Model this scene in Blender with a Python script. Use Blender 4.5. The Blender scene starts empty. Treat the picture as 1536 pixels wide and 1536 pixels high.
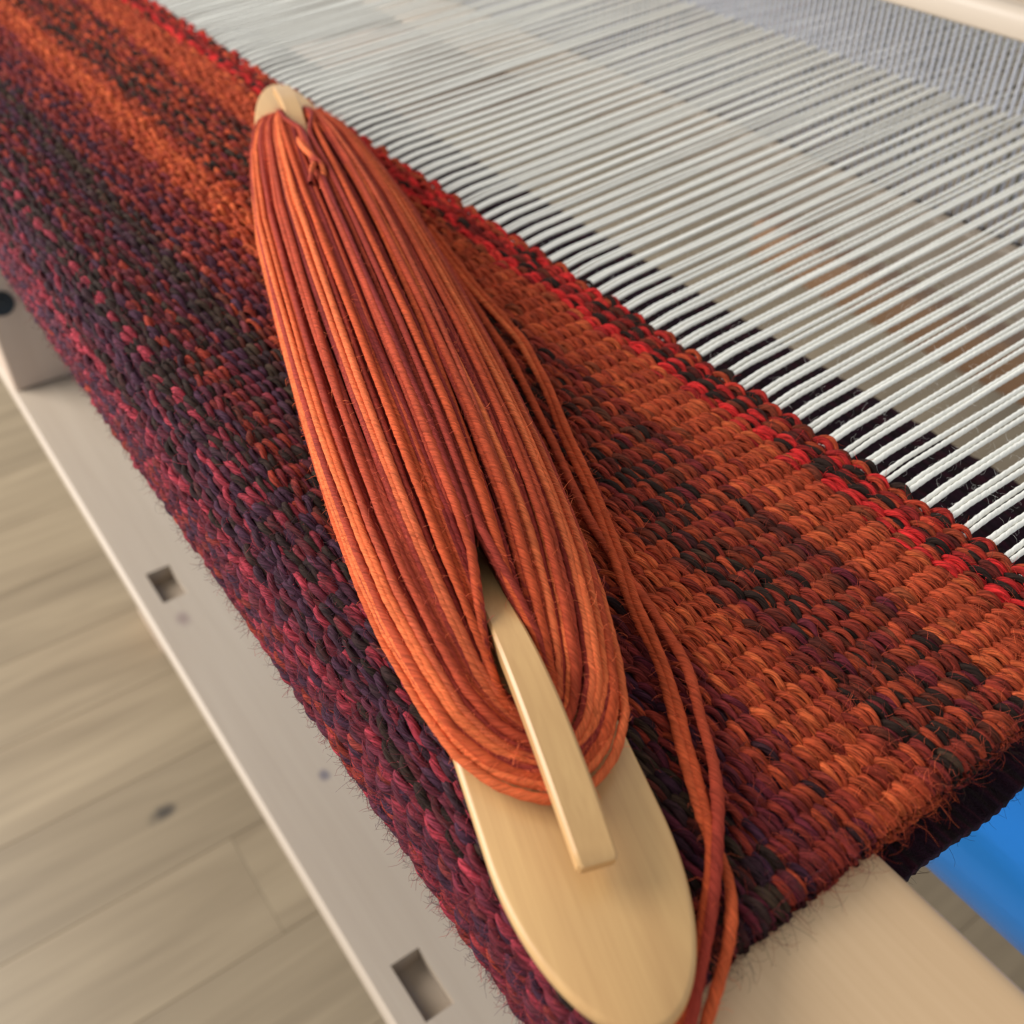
import bpy, math
import numpy as np

# ------------------------------------------------------------------ camera, sky, light, exposure
S = bpy.context.scene
U = 0.24                      # metres per working unit (camera height above the cloth)
F_PX = 1550.0                 # focal length for a 1536 px wide frame
PITCH = math.atan(1368 / F_PX)
RR = math.hypot(F_PX, 1368.0)
AZ = math.pi / 2 - math.atan(1462 / RR)
fh = np.array([-math.sin(AZ), math.cos(AZ), 0.0])
RIGHT = np.array([math.cos(AZ), math.sin(AZ), 0.0])
FWD = fh * math.cos(PITCH) + np.array([0, 0, -math.sin(PITCH)])
UP = np.cross(RIGHT, FWD)

from mathutils import Matrix, Vector
cam_d = bpy.data.cameras.new('camera')
cam = bpy.data.objects.new('camera', cam_d)
S.collection.objects.link(cam)
cam.matrix_world = Matrix(((RIGHT[0], UP[0], -FWD[0], 0), (RIGHT[1], UP[1], -FWD[1], 0),
                           (RIGHT[2], UP[2], -FWD[2], U), (0, 0, 0, 1)))
cam_d.sensor_width = 36
cam_d.lens = 36 * F_PX / 1536
cam_d.clip_start = 0.01
cam_d.dof.use_dof = True
cam_d.dof.focus_distance = 0.335
cam_d.dof.aperture_fstop = 11.0
S.camera = cam

world = bpy.data.worlds.new('world')
S.world = world
world.use_nodes = True
bg = world.node_tree.nodes['Background']
bg.inputs[0].default_value = (0.93, 0.96, 1.0, 1)
bg.inputs[1].default_value = 0.46


def area(name, loc, target, sx, sy, power, color):
    l = bpy.data.lights.new(name, 'AREA')
    l.shape = 'RECTANGLE'; l.size = sx; l.size_y = sy; l.energy = power; l.color = color
    o = bpy.data.objects.new(name, l)
    o.location = loc
    o.rotation_euler = (Vector(target) - Vector(loc)).to_track_quat('-Z', 'Y').to_euler()
    S.collection.objects.link(o)
    return o


area('window_light', (-2.0, -1.45, 0.80), (-0.25, 0.2, 0.0), 1.7, 2.3, 92, (1.0, 0.98, 0.965))

S.view_settings.view_transform = 'Standard'
S.view_settings.look = 'None'
S.view_settings.exposure = 0.42
S.view_settings.gamma = 1.0
S.view_settings.use_curve_mapping = False

rng = np.random.default_rng(7)


# ------------------------------------------------------------------ helpers
def lin(*c):
    c = np.array(c, float) / 255.0
    return np.where(c <= 0.04045, c / 12.92, ((c + 0.055) / 1.055) ** 2.4)


def ray(u, v):
    return FWD * F_PX + RIGHT * (u - 768) + UP * (768 - v)


def at(u, v, z):
    """point (working units) that a photo pixel shows at height z"""
    d = ray(u, v)
    t = (z - 1.0) / d[2]
    return np.array([0, 0, 1.0]) + d * t


def smooth_noise(n, period, amp, seed=None):
    """1-D smooth random curve with n samples"""
    m = max(4, int(n / period) + 4)
    k = rng.normal(0, 1, m)
    x = np.linspace(1, m - 3, n)
    i = x.astype(int); f = x - i
    p0, p1, p2, p3 = k[i - 1], k[i], k[i + 1], k[np.minimum(i + 2, m - 1)]
    return amp * 0.5 * (2 * p1 + (p2 - p0) * f + (2 * p0 - 5 * p1 + 4 * p2 - p3) * f ** 2 + (3 * p1 - p0 - 3 * p2 + p3) * f ** 3)


def mesh_np(name, V, Q, col=None, fib=None, smooth=True):
    """mesh from arrays: V (n,3) working units, Q (m,4) quads or (m,3) triangles"""
    V = np.ascontiguousarray(V, dtype=np.float32) * U
    Q = np.ascontiguousarray(Q, dtype=np.int32)
    k = Q.shape[1]
    me = bpy.data.meshes.new(name)
    me.vertices.add(len(V)); me.vertices.foreach_set('co', V.ravel())
    me.loops.add(Q.size); me.loops.foreach_set('vertex_index', Q.ravel())
    me.polygons.add(len(Q)); me.polygons.foreach_set('loop_start', np.arange(0, Q.size, k, dtype=np.int32))
    me.polygons.foreach_set('use_smooth', np.full(len(Q), smooth))
    if col is not None:
        a = me.color_attributes.new('Col', 'FLOAT_COLOR', 'POINT')
        c = np.ones((len(V), 4), np.float32); c[:, :3] = col
        a.data.foreach_set('color', c.ravel())
    if fib is not None:
        a = me.attributes.new('Fib', 'FLOAT_VECTOR', 'POINT')
        a.data.foreach_set('vector', np.ascontiguousarray(fib, dtype=np.float32).ravel())
    me.update(calc_edges=True)
    return me


def fib_of(P, sides, twist, R=2.6, k=55.0):
    """coordinates that run with the twisted fibres of a strand, for fine wool grain"""
    d = np.concatenate([[0], np.cumsum(np.linalg.norm(np.diff(P, axis=0), axis=1))])
    th = np.linspace(0, 2 * np.pi, sides, endpoint=False)[None, :] - (d * 2 * np.pi / twist)[:, None]
    o = rng.uniform(0, 400)
    return np.stack([np.broadcast_to((d * k + o)[:, None], th.shape), R * np.cos(th) + o * 0.37, R * np.sin(th)], -1).reshape(-1, 3)


def mesh_py(name, verts, faces, smooth=False):
    me = bpy.data.meshes.new(name)
    me.from_pydata([tuple(float(c) * U for c in v) for v in verts], [], faces)
    me.polygons.foreach_set('use_smooth', [smooth] * len(me.polygons))
    me.update()
    return me


def obj(name, me, mat=None, parent=None, loc=None):
    o = bpy.data.objects.new(name, me)
    S.collection.objects.link(o)
    if mat is not None and me is not None and not me.materials:
        me.materials.append(mat)
    if parent is not None:
        o.parent = parent
    if loc is not None:
        o.location = tuple(float(c) * U for c in loc)
    return o


def thing(name, label, cat, loc=(0, 0, 0)):
    o = bpy.data.objects.new(name, None)
    o.empty_display_size = 0.02
    o.location = tuple(float(c) * U for c in loc)
    S.collection.objects.link(o)
    o['label'] = label; o['category'] = cat
    return o


def tube(path, r, sides=6, lobes=0, depth=0.0, phase=None, ref=(0, 0, 1), closed=False, cap=True):
    """swept tube; lobes > 0 gives a plied (twisted) outline"""
    P = np.asarray(path, float); n = len(P)
    if closed:
        T = np.roll(P, -1, 0) - np.roll(P, 1, 0)
    else:
        T = np.gradient(P, axis=0)
    T /= np.linalg.norm(T, axis=1, keepdims=True) + 1e-12
    ref = np.broadcast_to(np.asarray(ref, float), P.shape)
    B = np.cross(T, ref); B /= np.linalg.norm(B, axis=1, keepdims=True) + 1e-12
    N = np.cross(B, T)
    th = np.linspace(0, 2 * np.pi, sides, endpoint=False)[None, :]
    rr = np.broadcast_to(np.asarray(r, float).reshape(-1, 1), (n, sides)).copy()
    if lobes:
        rr *= 1 + depth * np.cos(lobes * (th - phase[:, None]))
    V = P[:, None, :] + rr[..., None] * (np.cos(th)[..., None] * B[:, None, :] + np.sin(th)[..., None] * N[:, None, :])
    V = V.reshape(-1, 3)
    m = n if closed else n - 1
    i = np.arange(m)[:, None]; j = np.arange(sides)[None, :]
    a = i * sides + j; b = i * sides + (j + 1) % sides
    i2 = (i + 1) % n
    c = i2 * sides + (j + 1) % sides; d = i2 * sides + j
    Q = np.stack([a, b, c, d], -1).reshape(-1, 4)
    if cap and not closed:
        for base, flip in ((0, True), ((n - 1) * sides, False)):
            ring = np.arange(base, base + sides)
            qs = []
            for k in range(1, sides - 1, 2):
                q = [ring[0], ring[k], ring[k + 1], ring[min(k + 2, sides - 1)]]
                if q[3] == q[2]:
                    continue
                qs.append(q[::-1] if flip else q)
            if qs:
                Q = np.vstack([Q, np.array(qs)])
    return V, Q


def join(parts):
    Vs, Qs, Cs, Fs, o = [], [], [], [], 0
    for p in parts:
        Vs.append(p[0]); Qs.append(p[1] + o); o += len(p[0])
        if len(p) > 2:
            Cs.append(p[2])
        if len(p) > 3:
            Fs.append(p[3])
    if Fs:
        return np.vstack(Vs), np.vstack(Qs), np.vstack(Cs), np.vstack(Fs)
    return np.vstack(Vs), np.vstack(Qs), (np.vstack(Cs) if Cs else None)


def rounded_box(x0, x1, y0, y1, z0, z1, r=0.01, axis='x', seg=4, radii=None):
    """box with rounded edges along one axis; returns verts, faces. radii: per corner (y0z0, y1z0, y1z1, y0z1)"""
    radii = radii or (r, r, r, r)
    prof = []
    A0, A1, B0, B1 = {'x': (y0, y1, z0, z1), 'y': (x0, x1, z0, z1), 'z': (x0, x1, y0, y1)}[axis]
    for (ca, cb, st), rad in zip(((A0, B0, math.pi), (A1, B0, 1.5 * math.pi), (A1, B1, 0), (A0, B1, 0.5 * math.pi)), radii):
        ea = ca + (rad if ca == A0 else -rad); eb = cb + (rad if cb == B0 else -rad)
        for k in range(seg + 1):
            t = st + k / seg * math.pi / 2
            prof.append((ea + rad * math.cos(t), eb + rad * math.sin(t)))
    L0, L1 = {'x': (x0, x1), 'y': (y0, y1), 'z': (z0, z1)}[axis]
    e = min(min(radii), (L1 - L0) * 0.2) * 0.5
    ca = (A0 + A1) / 2; cb = (B0 + B1) / 2
    rings = []
    for L, ins in ((L0, e), (L0 + e, 0), (L1 - e, 0), (L1, e)):
        ring = []
        for a, b in prof:
            a2 = a - math.copysign(ins, a - ca); b2 = b - math.copysign(ins, b - cb)
            ring.append({'x': (L, a2, b2), 'y': (a2, L, b2), 'z': (a2, b2, L)}[axis])
        rings.append(ring)
    n = len(prof); V = [p for rg in rings for p in rg]; Fc = []
    for q in range(3):
        for k in range(n):
            f = (q * n + k, q * n + (k + 1) % n, (q + 1) * n + (k + 1) % n, (q + 1) * n + k)
            Fc.append(f if axis != 'y' else f[::-1])
    a, b = tuple(range(n))[::-1], tuple(range(3 * n, 4 * n))
    if axis == 'y':
        a, b = a[::-1], b[::-1]
    Fc += [a, b]
    return V, Fc


def fuzz(P, D, L, r, col, curl=1.0, seg=4):
    """loose fibres: P roots, D start directions, L lengths -> thin three-sided tubes"""
    n = len(P)
    D = D / (np.linalg.norm(D, axis=1, keepdims=True) + 1e-9)
    pts = [P]
    ax = rng.normal(0, 1, (n, 3))
    for k in range(seg):
        D = D + np.cross(ax, D) * (0.42 * curl) + rng.normal(0, 0.16 * curl, (n, 3))
        D /= np.linalg.norm(D, axis=1, keepdims=True)
        pts.append(pts[-1] + D * (L / seg)[:, None])
    pts = np.stack(pts, 1)                                  # n, seg+1, 3
    side = np.cross(D, rng.normal(0, 1, (n, 3))); side /= np.linalg.norm(side, axis=1, keepdims=True)
    s2 = np.cross(D, side)
    offs = np.stack([side, -0.5 * side + 0.87 * s2, -0.5 * side - 0.87 * s2], 1)   # n,3,3
    tap = np.linspace(1, 0.45, seg + 1)[None, :, None, None] * r
    V = pts[:, :, None, :] + offs[:, None, :, :] * tap
    V = V.reshape(-1, 3)
    b = (np.arange(n) * (seg + 1) * 3)[:, None, None]
    i = np.arange(seg)[None, :, None]; j = np.arange(3)[None, None, :]
    Q = np.stack([b + i * 3 + j, b + i * 3 + (j + 1) % 3, b + (i + 1) * 3 + (j + 1) % 3, b + (i + 1) * 3 + j], -1).reshape(-1, 4)
    C = np.repeat(col, (seg + 1) * 3, axis=0)
    return V, Q, C


# ------------------------------------------------------------------ materials
def new_mat(name):
    m = bpy.data.materials.new(name); m.use_nodes = True
    nt = m.node_tree
    return m, nt, nt.nodes['Principled BSDF'], nt.nodes, nt.links


def wool_mat(name, rough=0.9, sheen=0.35, bump=0.35, scale=1400, var=0.25, fixed=None, fib=False):
    m, nt, p, N, L = new_mat(name)
    p.inputs['Roughness'].default_value = rough
    p.inputs['Specular IOR Level'].default_value = 0.15
    p.inputs['Sheen Weight'].default_value = sheen
    p.inputs['Sheen Roughness'].default_value = 0.5
    tc = N.new('ShaderNodeTexCoord')
    nz = N.new('ShaderNodeTexNoise'); nz.inputs['Scale'].default_value = scale; nz.inputs['Detail'].default_value = 3
    if fib:
        fa_ = N.new('ShaderNodeAttribute'); fa_.attribute_name = 'Fib'
        nz.inputs['Scale'].default_value = 1.0
        L.new(fa_.outputs['Vector'], nz.inputs['Vector'])
    else:
        L.new(tc.outputs['Object'], nz.inputs['Vector'])
    if fixed is None:
        at_ = N.new('ShaderNodeAttribute'); at_.attribute_name = 'Col'; src = at_.outputs['Color']
    else:
        rgb = N.new('ShaderNodeRGB'); rgb.outputs[0].default_value = (*fixed, 1); src = rgb.outputs[0]
    mr = N.new('ShaderNodeMapRange')
    mr.inputs['From Min'].default_value = 0.3; mr.inputs['From Max'].default_value = 0.7
    mr.inputs['To Min'].default_value = 1 - var; mr.inputs['To Max'].default_value = 1 + var
    L.new(nz.outputs['Fac'], mr.inputs['Value'])
    mul = N.new('ShaderNodeVectorMath'); mul.operation = 'SCALE'
    L.new(src, mul.inputs[0]); L.new(mr.outputs[0], mul.inputs['Scale'])
    L.new(mul.outputs[0], p.inputs['Base Color'])
    L.new(mul.outputs[0], p.inputs['Sheen Tint'])
    bp = N.new('ShaderNodeBump'); bp.inputs['Strength'].default_value = bump; bp.inputs['Distance'].default_value = 0.0006
    L.new(nz.outputs['Fac'], bp.inputs['Height']); L.new(bp.outputs[0], p.inputs['Normal'])
    return m


def wood_mat(name, base, dark, axis='x', rough=0.4, grain=1.0, fine=260, contrast=0.5, knots=(), coat=0.0, spec=0.4, blotch=0.25, per_object=0.0, broad=(0.9, 9)):
    """plain-sawn wood: stretched noise along the grain axis, plus blotches and knots"""
    m, nt, p, N, L = new_mat(name)
    p.inputs['Roughness'].default_value = rough
    p.inputs['Specular IOR Level'].default_value = spec
    p.inputs['Coat Weight'].default_value = coat
    p.inputs['Coat Roughness'].default_value = 0.25
    tc = N.new('ShaderNodeTexCoord')
    vec = tc.outputs['Object']
    if per_object:
        oi = N.new('ShaderNodeObjectInfo')
        cmb = N.new('ShaderNodeCombineXYZ')
        sc = N.new('ShaderNodeMath'); sc.operation = 'MULTIPLY'; sc.inputs[1].default_value = 37.0
        L.new(oi.outputs['Random'], sc.inputs[0])
        L.new(sc.outputs[0], cmb.inputs[0]); L.new(sc.outputs[0], cmb.inputs[1]); L.new(sc.outputs[0], cmb.inputs[2])
        ad = N.new('ShaderNodeVectorMath'); ad.operation = 'ADD'
        L.new(vec, ad.inputs[0]); L.new(cmb.outputs[0], ad.inputs[1]); gvec = ad.outputs[0]
    else:
        gvec = vec

    def mapped(lo, hi):
        mp = N.new('ShaderNodeMapping')
        s = [hi, hi, hi]; s['xyz'.index(axis)] = lo
        mp.inputs['Scale'].default_value = s
        L.new(gvec, mp.inputs['Vector'])
        return mp.outputs[0]
    n1 = N.new('ShaderNodeTexNoise'); n1.inputs['Scale'].default_value = 1; n1.inputs['Detail'].default_value = 6
    n1.inputs['Distortion'].default_value = 0.6
    L.new(mapped(fine / 28, fine), n1.inputs['Vector'])
    n2 = N.new('ShaderNodeTexNoise'); n2.inputs['Scale'].default_value = 1; n2.inputs['Detail'].default_value = 4
    n2.inputs['Distortion'].default_value = 1.2
    L.new(mapped(*[b * grain for b in broad]), n2.inputs['Vector'])
    mx = N.new('ShaderNodeMath'); mx.operation = 'MULTIPLY_ADD'; mx.inputs[1].default_value = 0.35
    ms = N.new('ShaderNodeMath'); ms.operation = 'MULTIPLY'; ms.inputs[1].default_value = 0.65
    L.new(n2.outputs['Fac'], ms.inputs[0]); L.new(n1.outputs['Fac'], mx.inputs[0]); L.new(ms.outputs[0], mx.inputs[2])
    rp = N.new('ShaderNodeValToRGB')
    rp.color_ramp.elements[0].position = 0.5 - 0.5 * contrast * 0.6; rp.color_ramp.elements[0].color = (*dark, 1)
    rp.color_ramp.elements[1].position = 0.5 + 0.5 * contrast * 0.6; rp.color_ramp.elements[1].color = (*base, 1)
    L.new(mx.outputs[0], rp.inputs[0])
    out = rp.outputs[0]
    if per_object:
        hsv = N.new('ShaderNodeHueSaturation')
        mr = N.new('ShaderNodeMapRange'); mr.inputs['To Min'].default_value = 1 - per_object; mr.inputs['To Max'].default_value = 1 + per_object
        L.new(oi.outputs['Random'], mr.inputs['Value']); L.new(mr.outputs[0], hsv.inputs['Value'])
        L.new(out, hsv.inputs['Color']); out = hsv.outputs[0]
    geo = N.new('ShaderNodeNewGeometry')
    for (kx, ky, kz, rad, stretch, kcol) in knots:
        sb = N.new('ShaderNodeVectorMath'); sb.operation = 'SUBTRACT'; sb.inputs[1].default_value = (kx * U, ky * U, kz * U)
        L.new(geo.outputs['Position'], sb.inputs[0])
        mp = N.new('ShaderNodeMapping'); s = [1, 1, 1]; s['xyz'.index(axis)] = 1 / stretch
        mp.inputs['Scale'].default_value = s
        L.new(sb.outputs[0], mp.inputs[0])
        nzk = N.new('ShaderNodeTexNoise'); nzk.inputs['Scale'].default_value = 60
        L.new(geo.outputs['Position'], nzk.inputs['Vector'])
        ln = N.new('ShaderNodeVectorMath'); ln.operation = 'LENGTH'; L.new(mp.outputs[0], ln.inputs[0])
        wob = N.new('ShaderNodeMath'); wob.operation = 'MULTIPLY_ADD'; wob.inputs[1].default_value = rad * U * 1.1
        L.new(nzk.outputs['Fac'], wob.inputs[0]); L.new(ln.outputs['Value'], wob.inputs[2])
        mr = N.new('ShaderNodeMapRange'); mr.interpolation_type = 'SMOOTHSTEP'
        mr.inputs['From Min'].default_value = rad * U * 0.75; mr.inputs['From Max'].default_value = rad * U * 1.9
        mr.inputs['To Min'].default_value = 1; mr.inputs['To Max'].default_value = 0
        L.new(wob.outputs[0], mr.inputs['Value'])
        mix = N.new('ShaderNodeMix'); mix.data_type = 'RGBA'
        L.new(mr.outputs[0], mix.inputs[0]); L.new(out, mix.inputs[6]); mix.inputs[7].default_value = (*kcol, 1)
        out = mix.outputs[2]
    L.new(out, p.inputs['Base Color'])
    bp = N.new('ShaderNodeBump'); bp.inputs['Strength'].default_value = 0.08; bp.inputs['Distance'].default_value = 0.0006
    L.new(n1.outputs['Fac'], bp.inputs['Height']); L.new(bp.outputs[0], p.inputs['Normal'])
    return m


def plain_mat(name, col, rough=0.5, metal=0.0, spec=0.5, bump=0.0, bscale=300, coat=0.0):
    m, nt, p, N, L = new_mat(name)
    p.inputs['Base Color'].default_value = (*col, 1)
    p.inputs['Roughness'].default_value = rough
    p.inputs['Metallic'].default_value = metal
    p.inputs['Specular IOR Level'].default_value = spec
    p.inputs['Coat Weight'].default_value = coat
    tc = N.new('ShaderNodeTexCoord'); nz = N.new('ShaderNodeTexNoise'); nz.inputs['Scale'].default_value = bscale
    L.new(tc.outputs['Object'], nz.inputs['Vector'])
    bp = N.new('ShaderNodeBump'); bp.inputs['Strength'].default_value = bump; bp.inputs['Distance'].default_value = 0.001
    L.new(nz.outputs['Fac'], bp.inputs['Height']); L.new(bp.outputs[0], p.inputs['Normal'])
    return m


M_WEFT = wool_mat('weft_wool', sheen=0.12, bump=1.0, var=0.75, fib=True)
M_PACK = wool_mat('packed_wool', sheen=0.2, bump=0.5, scale=1500, var=0.35)
M_YARN = wool_mat('orange_wool', sheen=0.25, bump=0.8, var=0.40, fib=True)
M_FUZZ = wool_mat('loose_wool_fibre', sheen=0.2, bump=0.0, var=0.1)
M_WARP = wool_mat('white_warp_cotton', fixed=lin(240, 237, 226), sheen=0.15, bump=0.5, var=0.07, fib=True)
M_BACK = wool_mat('dark_weft_wool', sheen=0.12, bump=0.5, scale=1100, var=0.3)
M_SHUTTLE = wood_mat('pale_varnished_maple', lin(214, 172, 114), lin(186, 142, 92), axis='x', rough=0.36, fine=700, contrast=0.9, coat=0.12, spec=0.35, broad=(6, 60))
M_BEAM = wood_mat('breast_beam_wood', lin(220, 186, 144), lin(202, 166, 124), axis='x', rough=0.45, fine=420, contrast=0.7, broad=(2, 30))
M_KNEE = wood_mat('grey_bleached_wood', lin(192, 176, 155), lin(168, 150, 130), axis='x', rough=0.5, fine=160, contrast=0.9, broad=(1.2, 12),
                  knots=[(-2.603, 0.471, -1.6, 0.026, 1.5, lin(150, 130, 118)), (-1.769, 0.571, -1.6, 0.018, 1.4, lin(124, 114, 112))])
M_POST = wood_mat('upright_wood', lin(202, 180, 160), lin(186, 162, 142), axis='z', rough=0.5, fine=160, contrast=0.8, broad=(1.2, 12))
M_CROSS = wood_mat('brown_wood', lin(150, 116, 86), lin(120, 90, 66), axis='x', rough=0.5, fine=160, contrast=0.8)
M_BEATER = wood_mat('beater_wood', lin(202, 186, 166), lin(186, 169, 149), axis='x', rough=0.45, fine=220, contrast=0.8)
M_FLOOR = wood_mat('oak_plank', lin(158, 140, 112), lin(104, 88, 66), axis='y', rough=0.45, fine=70, contrast=1.0, per_object=0.06, broad=(1.6, 16),
                   knots=[(-3.32, 0.235, -3.5, 0.045, 1.9, lin(62, 54, 44))])
M_STEEL = plain_mat('reed_steel', lin(228, 231, 242), rough=0.35, metal=0.35)
M_BLUE = plain_mat('blue_roller_paint', lin(38, 152, 252), rough=0.26, metal=0.5, spec=0.5, bump=0.15, bscale=160, coat=0.2)
M_BOLT = plain_mat('dark_bolt_metal', lin(48, 56, 64), rough=0.35, metal=0.8)
M_HEDDLE = plain_mat('heddle_cord', lin(122, 122, 108), rough=0.8)

# ------------------------------------------------------------------ floor
FZ = -3.5
floor = bpy.data.objects.new('floor', None)
floor.location = (0, 0, FZ * U)
S.collection.objects.link(floor)
floor['kind'] = 'structure'
PW = 0.585
pv, pf = rounded_box(0, PW - 0.0015, 0, 4.9985, -0.06, 0.0, r=0.003, axis='y', seg=2)
plank_me = mesh_py('plank', pv, pf)
plank_me.materials.append(M_FLOOR)
for c in range(-30, 9):
    x0 = -3.0 + PW * c
    off = {0: 0.4545, -1: -1.9, 1: 1.7}.get(c, (c * 1.87) % 5.0)
    for k in range(-2, 6):
        y0 = off + 5.0 * k
        if y0 > 24 or y0 < -6.5:
            continue
        pl = obj('plank', plank_me, None, floor, (x0, y0, 0))

# ------------------------------------------------------------------ loom frame
loom = thing('loom_frame', 'pale wooden loom frame with a flat beam under the red cloth', 'loom', (-4.45, 0.7, FZ))


def local(V, o):
    b = np.array(o.location) / U
    return [(v[0] - b[0], v[1] - b[1], v[2] - b[2]) for v in V]


def loom_part(name, V, Fc, mat, smooth=True, parent=loom):
    me = mesh_py(name, V, Fc, smooth)
    o = obj(name, me, mat)
    o.parent = parent
    o.matrix_parent_inverse = Matrix.Translation(-Vector(loom.location))
    me.set_sharp_from_angle(angle=math.radians(40)) if smooth else None
    return o


X_POST = -4.3
V, Fc = rounded_box(X_POST, 0.75, 0.338, 0.690, -0.232, -0.034, axis='x', seg=6, radii=(0.03, 0.03, 0.032, 0.09))
loom_part('breast_beam', V, Fc, M_BEAM)

# lower beam: a board with two rectangular mortises
KZ = -1.6; KX0, KX1, KY0, KY1 = X_POST - 0.46, 0.6, 0.372, 0.90; KT = 0.072


def board_with_holes(x0, x1, y0, y1, z1, z0, holes, bev=0.012):
    xs = sorted({x0, x1, *[h[0] for h in holes], *[h[1] for h in holes]})
    ys = sorted({y0 + bev, y1 - bev, *[h[2] for h in holes], *[h[3] for h in holes]})
    V, Fc, idx = [], [], {}

    def v(x, y, z):
        k = (round(x, 5), round(y, 5), round(z, 5))
        if k not in idx:
            idx[k] = len(V); V.append((x, y, z))
        return idx[k]
    for i in range(len(xs) - 1):
        for j in range(len(ys) - 1):
            a, b, c, d = xs[i], xs[i + 1], ys[j], ys[j + 1]
            if any(h[0] <= a and b <= h[1] and h[2] <= c and d <= h[3] for h in holes):
                continue
            Fc.append((v(a, c, z1), v(b, c, z1), v(b, d, z1), v(a, d, z1)))
            Fc.append((v(a, c, z0), v(a, d, z0), v(b, d, z0), v(b, c, z0)))
        a, b = xs[i], xs[i + 1]
        for (ya, yb, s) in ((y0 + bev, y0, 1), (y1 - bev, y1, -1)):
            q = [(v(a, ya, z1), v(a, yb, z1 - bev), v(b, yb, z1 - bev), v(b, ya, z1)),
                 (v(a, yb, z1 - bev), v(a, yb, z0 + bev), v(b, yb, z0 + bev), v(b, yb, z1 - bev)),
                 (v(a, yb, z0 + bev), v(a, ya, z0), v(b, ya, z0), v(b, yb, z0 + bev))]
            Fc += [f if s == 1 else f[::-1] for f in q]
    for hx0, hx1, hy0, hy1, hz in holes:
        c = [(hx0, hy0), (hx1, hy0), (hx1, hy1), (hx0, hy1)]
        for k in range(4):
            (ax, ay), (bx, by) = c[k], c[(k + 1) % 4]
            Fc.append((v(bx, by, z1), v(ax, ay, z1), v(ax, ay, hz), v(bx, by, hz)))
        Fc.append(tuple(v(x, y, hz) for x, y in c))
    for x, s in ((x0, 1), (x1, -1)):
        ring = [v(x, y0 + bev, z1), v(x, y0, z1 - bev), v(x, y0, z0 + bev), v(x, y0 + bev, z0), v(x, y1 - bev, z0), v(x, y1, z0 + bev), v(x, y1, z1 - bev), v(x, y1 - bev, z1)]
        Fc.append(tuple(ring if s == -1 else ring[::-1]))
    return V, Fc


k1 = 2.6
holes = [(-1.109 * k1, -1.043 * k1, 0.170 * k1, 0.2035 * k1, KZ - 0.066), (-0.447 * k1, -0.381 * k1, 0.1705 * k1, 0.2025 * k1, KZ - 0.066)]
V, Fc = board_with_holes(KX0, KX1, KY0, KY1, KZ, KZ - KT, holes)
knee = loom_part('lower_beam', V, Fc, M_KNEE, smooth=False)
V, Fc = rounded_box(X_POST - 0.40, X_POST, 0.62, 0.88, FZ, KZ - KT, r=0.02, axis='z', seg=3)
loom_part('leg', V, Fc, M_POST)
V, Fc = rounded_box(X_POST - 0.40, X_POST, 0.385, 1.05, KZ, -0.10, r=0.02, axis='z', seg=3)
post = loom_part('upright_post', V, Fc, M_POST)
V, Fc = rounded_box(X_POST - 0.40, X_POST - 0.02, 1.05, 5.2, -0.95, -0.55, r=0.02, axis='y', seg=3)
loom_part('side_rail', V, Fc, M_POST)
V, Fc = rounded_box(X_POST - 0.2, 1.0, 5.23, 5.46, -2.5, -2.2, r=0.02, axis='x', seg=3)
loom_part('cross_beam', V, Fc, M_CROSS)
# bolt in the upright
bx, by, bz = X_POST, 0.452, -1.18
prof = [(0.000, 0.020), (0.055, 0.020), (0.055, 0.006), (0.034, 0.006), (0.034, -0.006), (0.055, -0.006)]
ang = np.linspace(0, 2 * np.pi, 20, endpoint=False)
rings = [(0.0001, 0.014), (0.030, 0.016), (0.034, 0.010), (0.040, 0.010), (0.052, 0.012), (0.056, 0.004), (0.056, -0.02)]
V = []; Fc = []
for r_, h_ in rings:
    V += [(bx + h_, by + r_ * math.cos(t), bz + r_ * math.sin(t)) for t in ang]
for q in range(len(rings) - 1):
    for k in range(20):
        Fc.append((q * 20 + k, (q + 1) * 20 + k, (q + 1) * 20 + (k + 1) % 20, q * 20 + (k + 1) % 20))
bolt = loom_part('bolt', V, Fc, M_BOLT, parent=post)
bolt['label'] = 'dark round bolt head'
bolt.matrix_parent_inverse = Matrix.Identity(4)

# ------------------------------------------------------------------ blue cloth roller
RY, RZ, RRAD = 1.54, -0.64, 0.345
rol = thing('cloth_roller', 'bright blue cylindrical cloth roller under the fabric edge', 'roller', (-1.5, RY, RZ))
th = np.linspace(0, 2 * np.pi, 64, endpoint=False)
xs = [-4.3, -4.28, 0.70, 0.72]
V = []
for x, r_ in zip(xs, (RRAD - 0.02, RRAD, RRAD, RRAD - 0.02)):
    V += [(x + 1.5, r_ * math.cos(t), r_ * math.sin(t)) for t in th]
Fc = [(q * 64 + k, (q + 1) * 64 + k, (q + 1) * 64 + (k + 1) % 64, q * 64 + (k + 1) % 64) for q in range(3) for k in range(64)]
Fc = [f[::-1] for f in Fc]
me = mesh_py('roller_drum', V, Fc + [tuple(range(64)), tuple(range(192, 256))[::-1]], True)
me.set_sharp_from_angle(angle=math.radians(50))
obj('drum', me, M_BLUE, rol)
ax_v, ax_q = tube(np.array([[-2.98, 0, 0], [2.5, 0, 0]]), 0.05, 16)
obj('axle', mesh_np('axle', ax_v, ax_q), M_BOLT, rol)

# ------------------------------------------------------------------ warp columns
XR = -0.272                       # right selvage of the cloth
cols = [XR - 0.012]
while cols[-1] > -5.0:
    d = XR - cols[-1]
    cols.append(cols[-1] - (0.0400 - 0.0080 * math.exp(-d / 0.40)))
cols = np.array(cols)             # x of each warp pair at the fell
NC = len(cols)
Y_FELL = 1.165
Y_REED = 2.55

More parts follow.
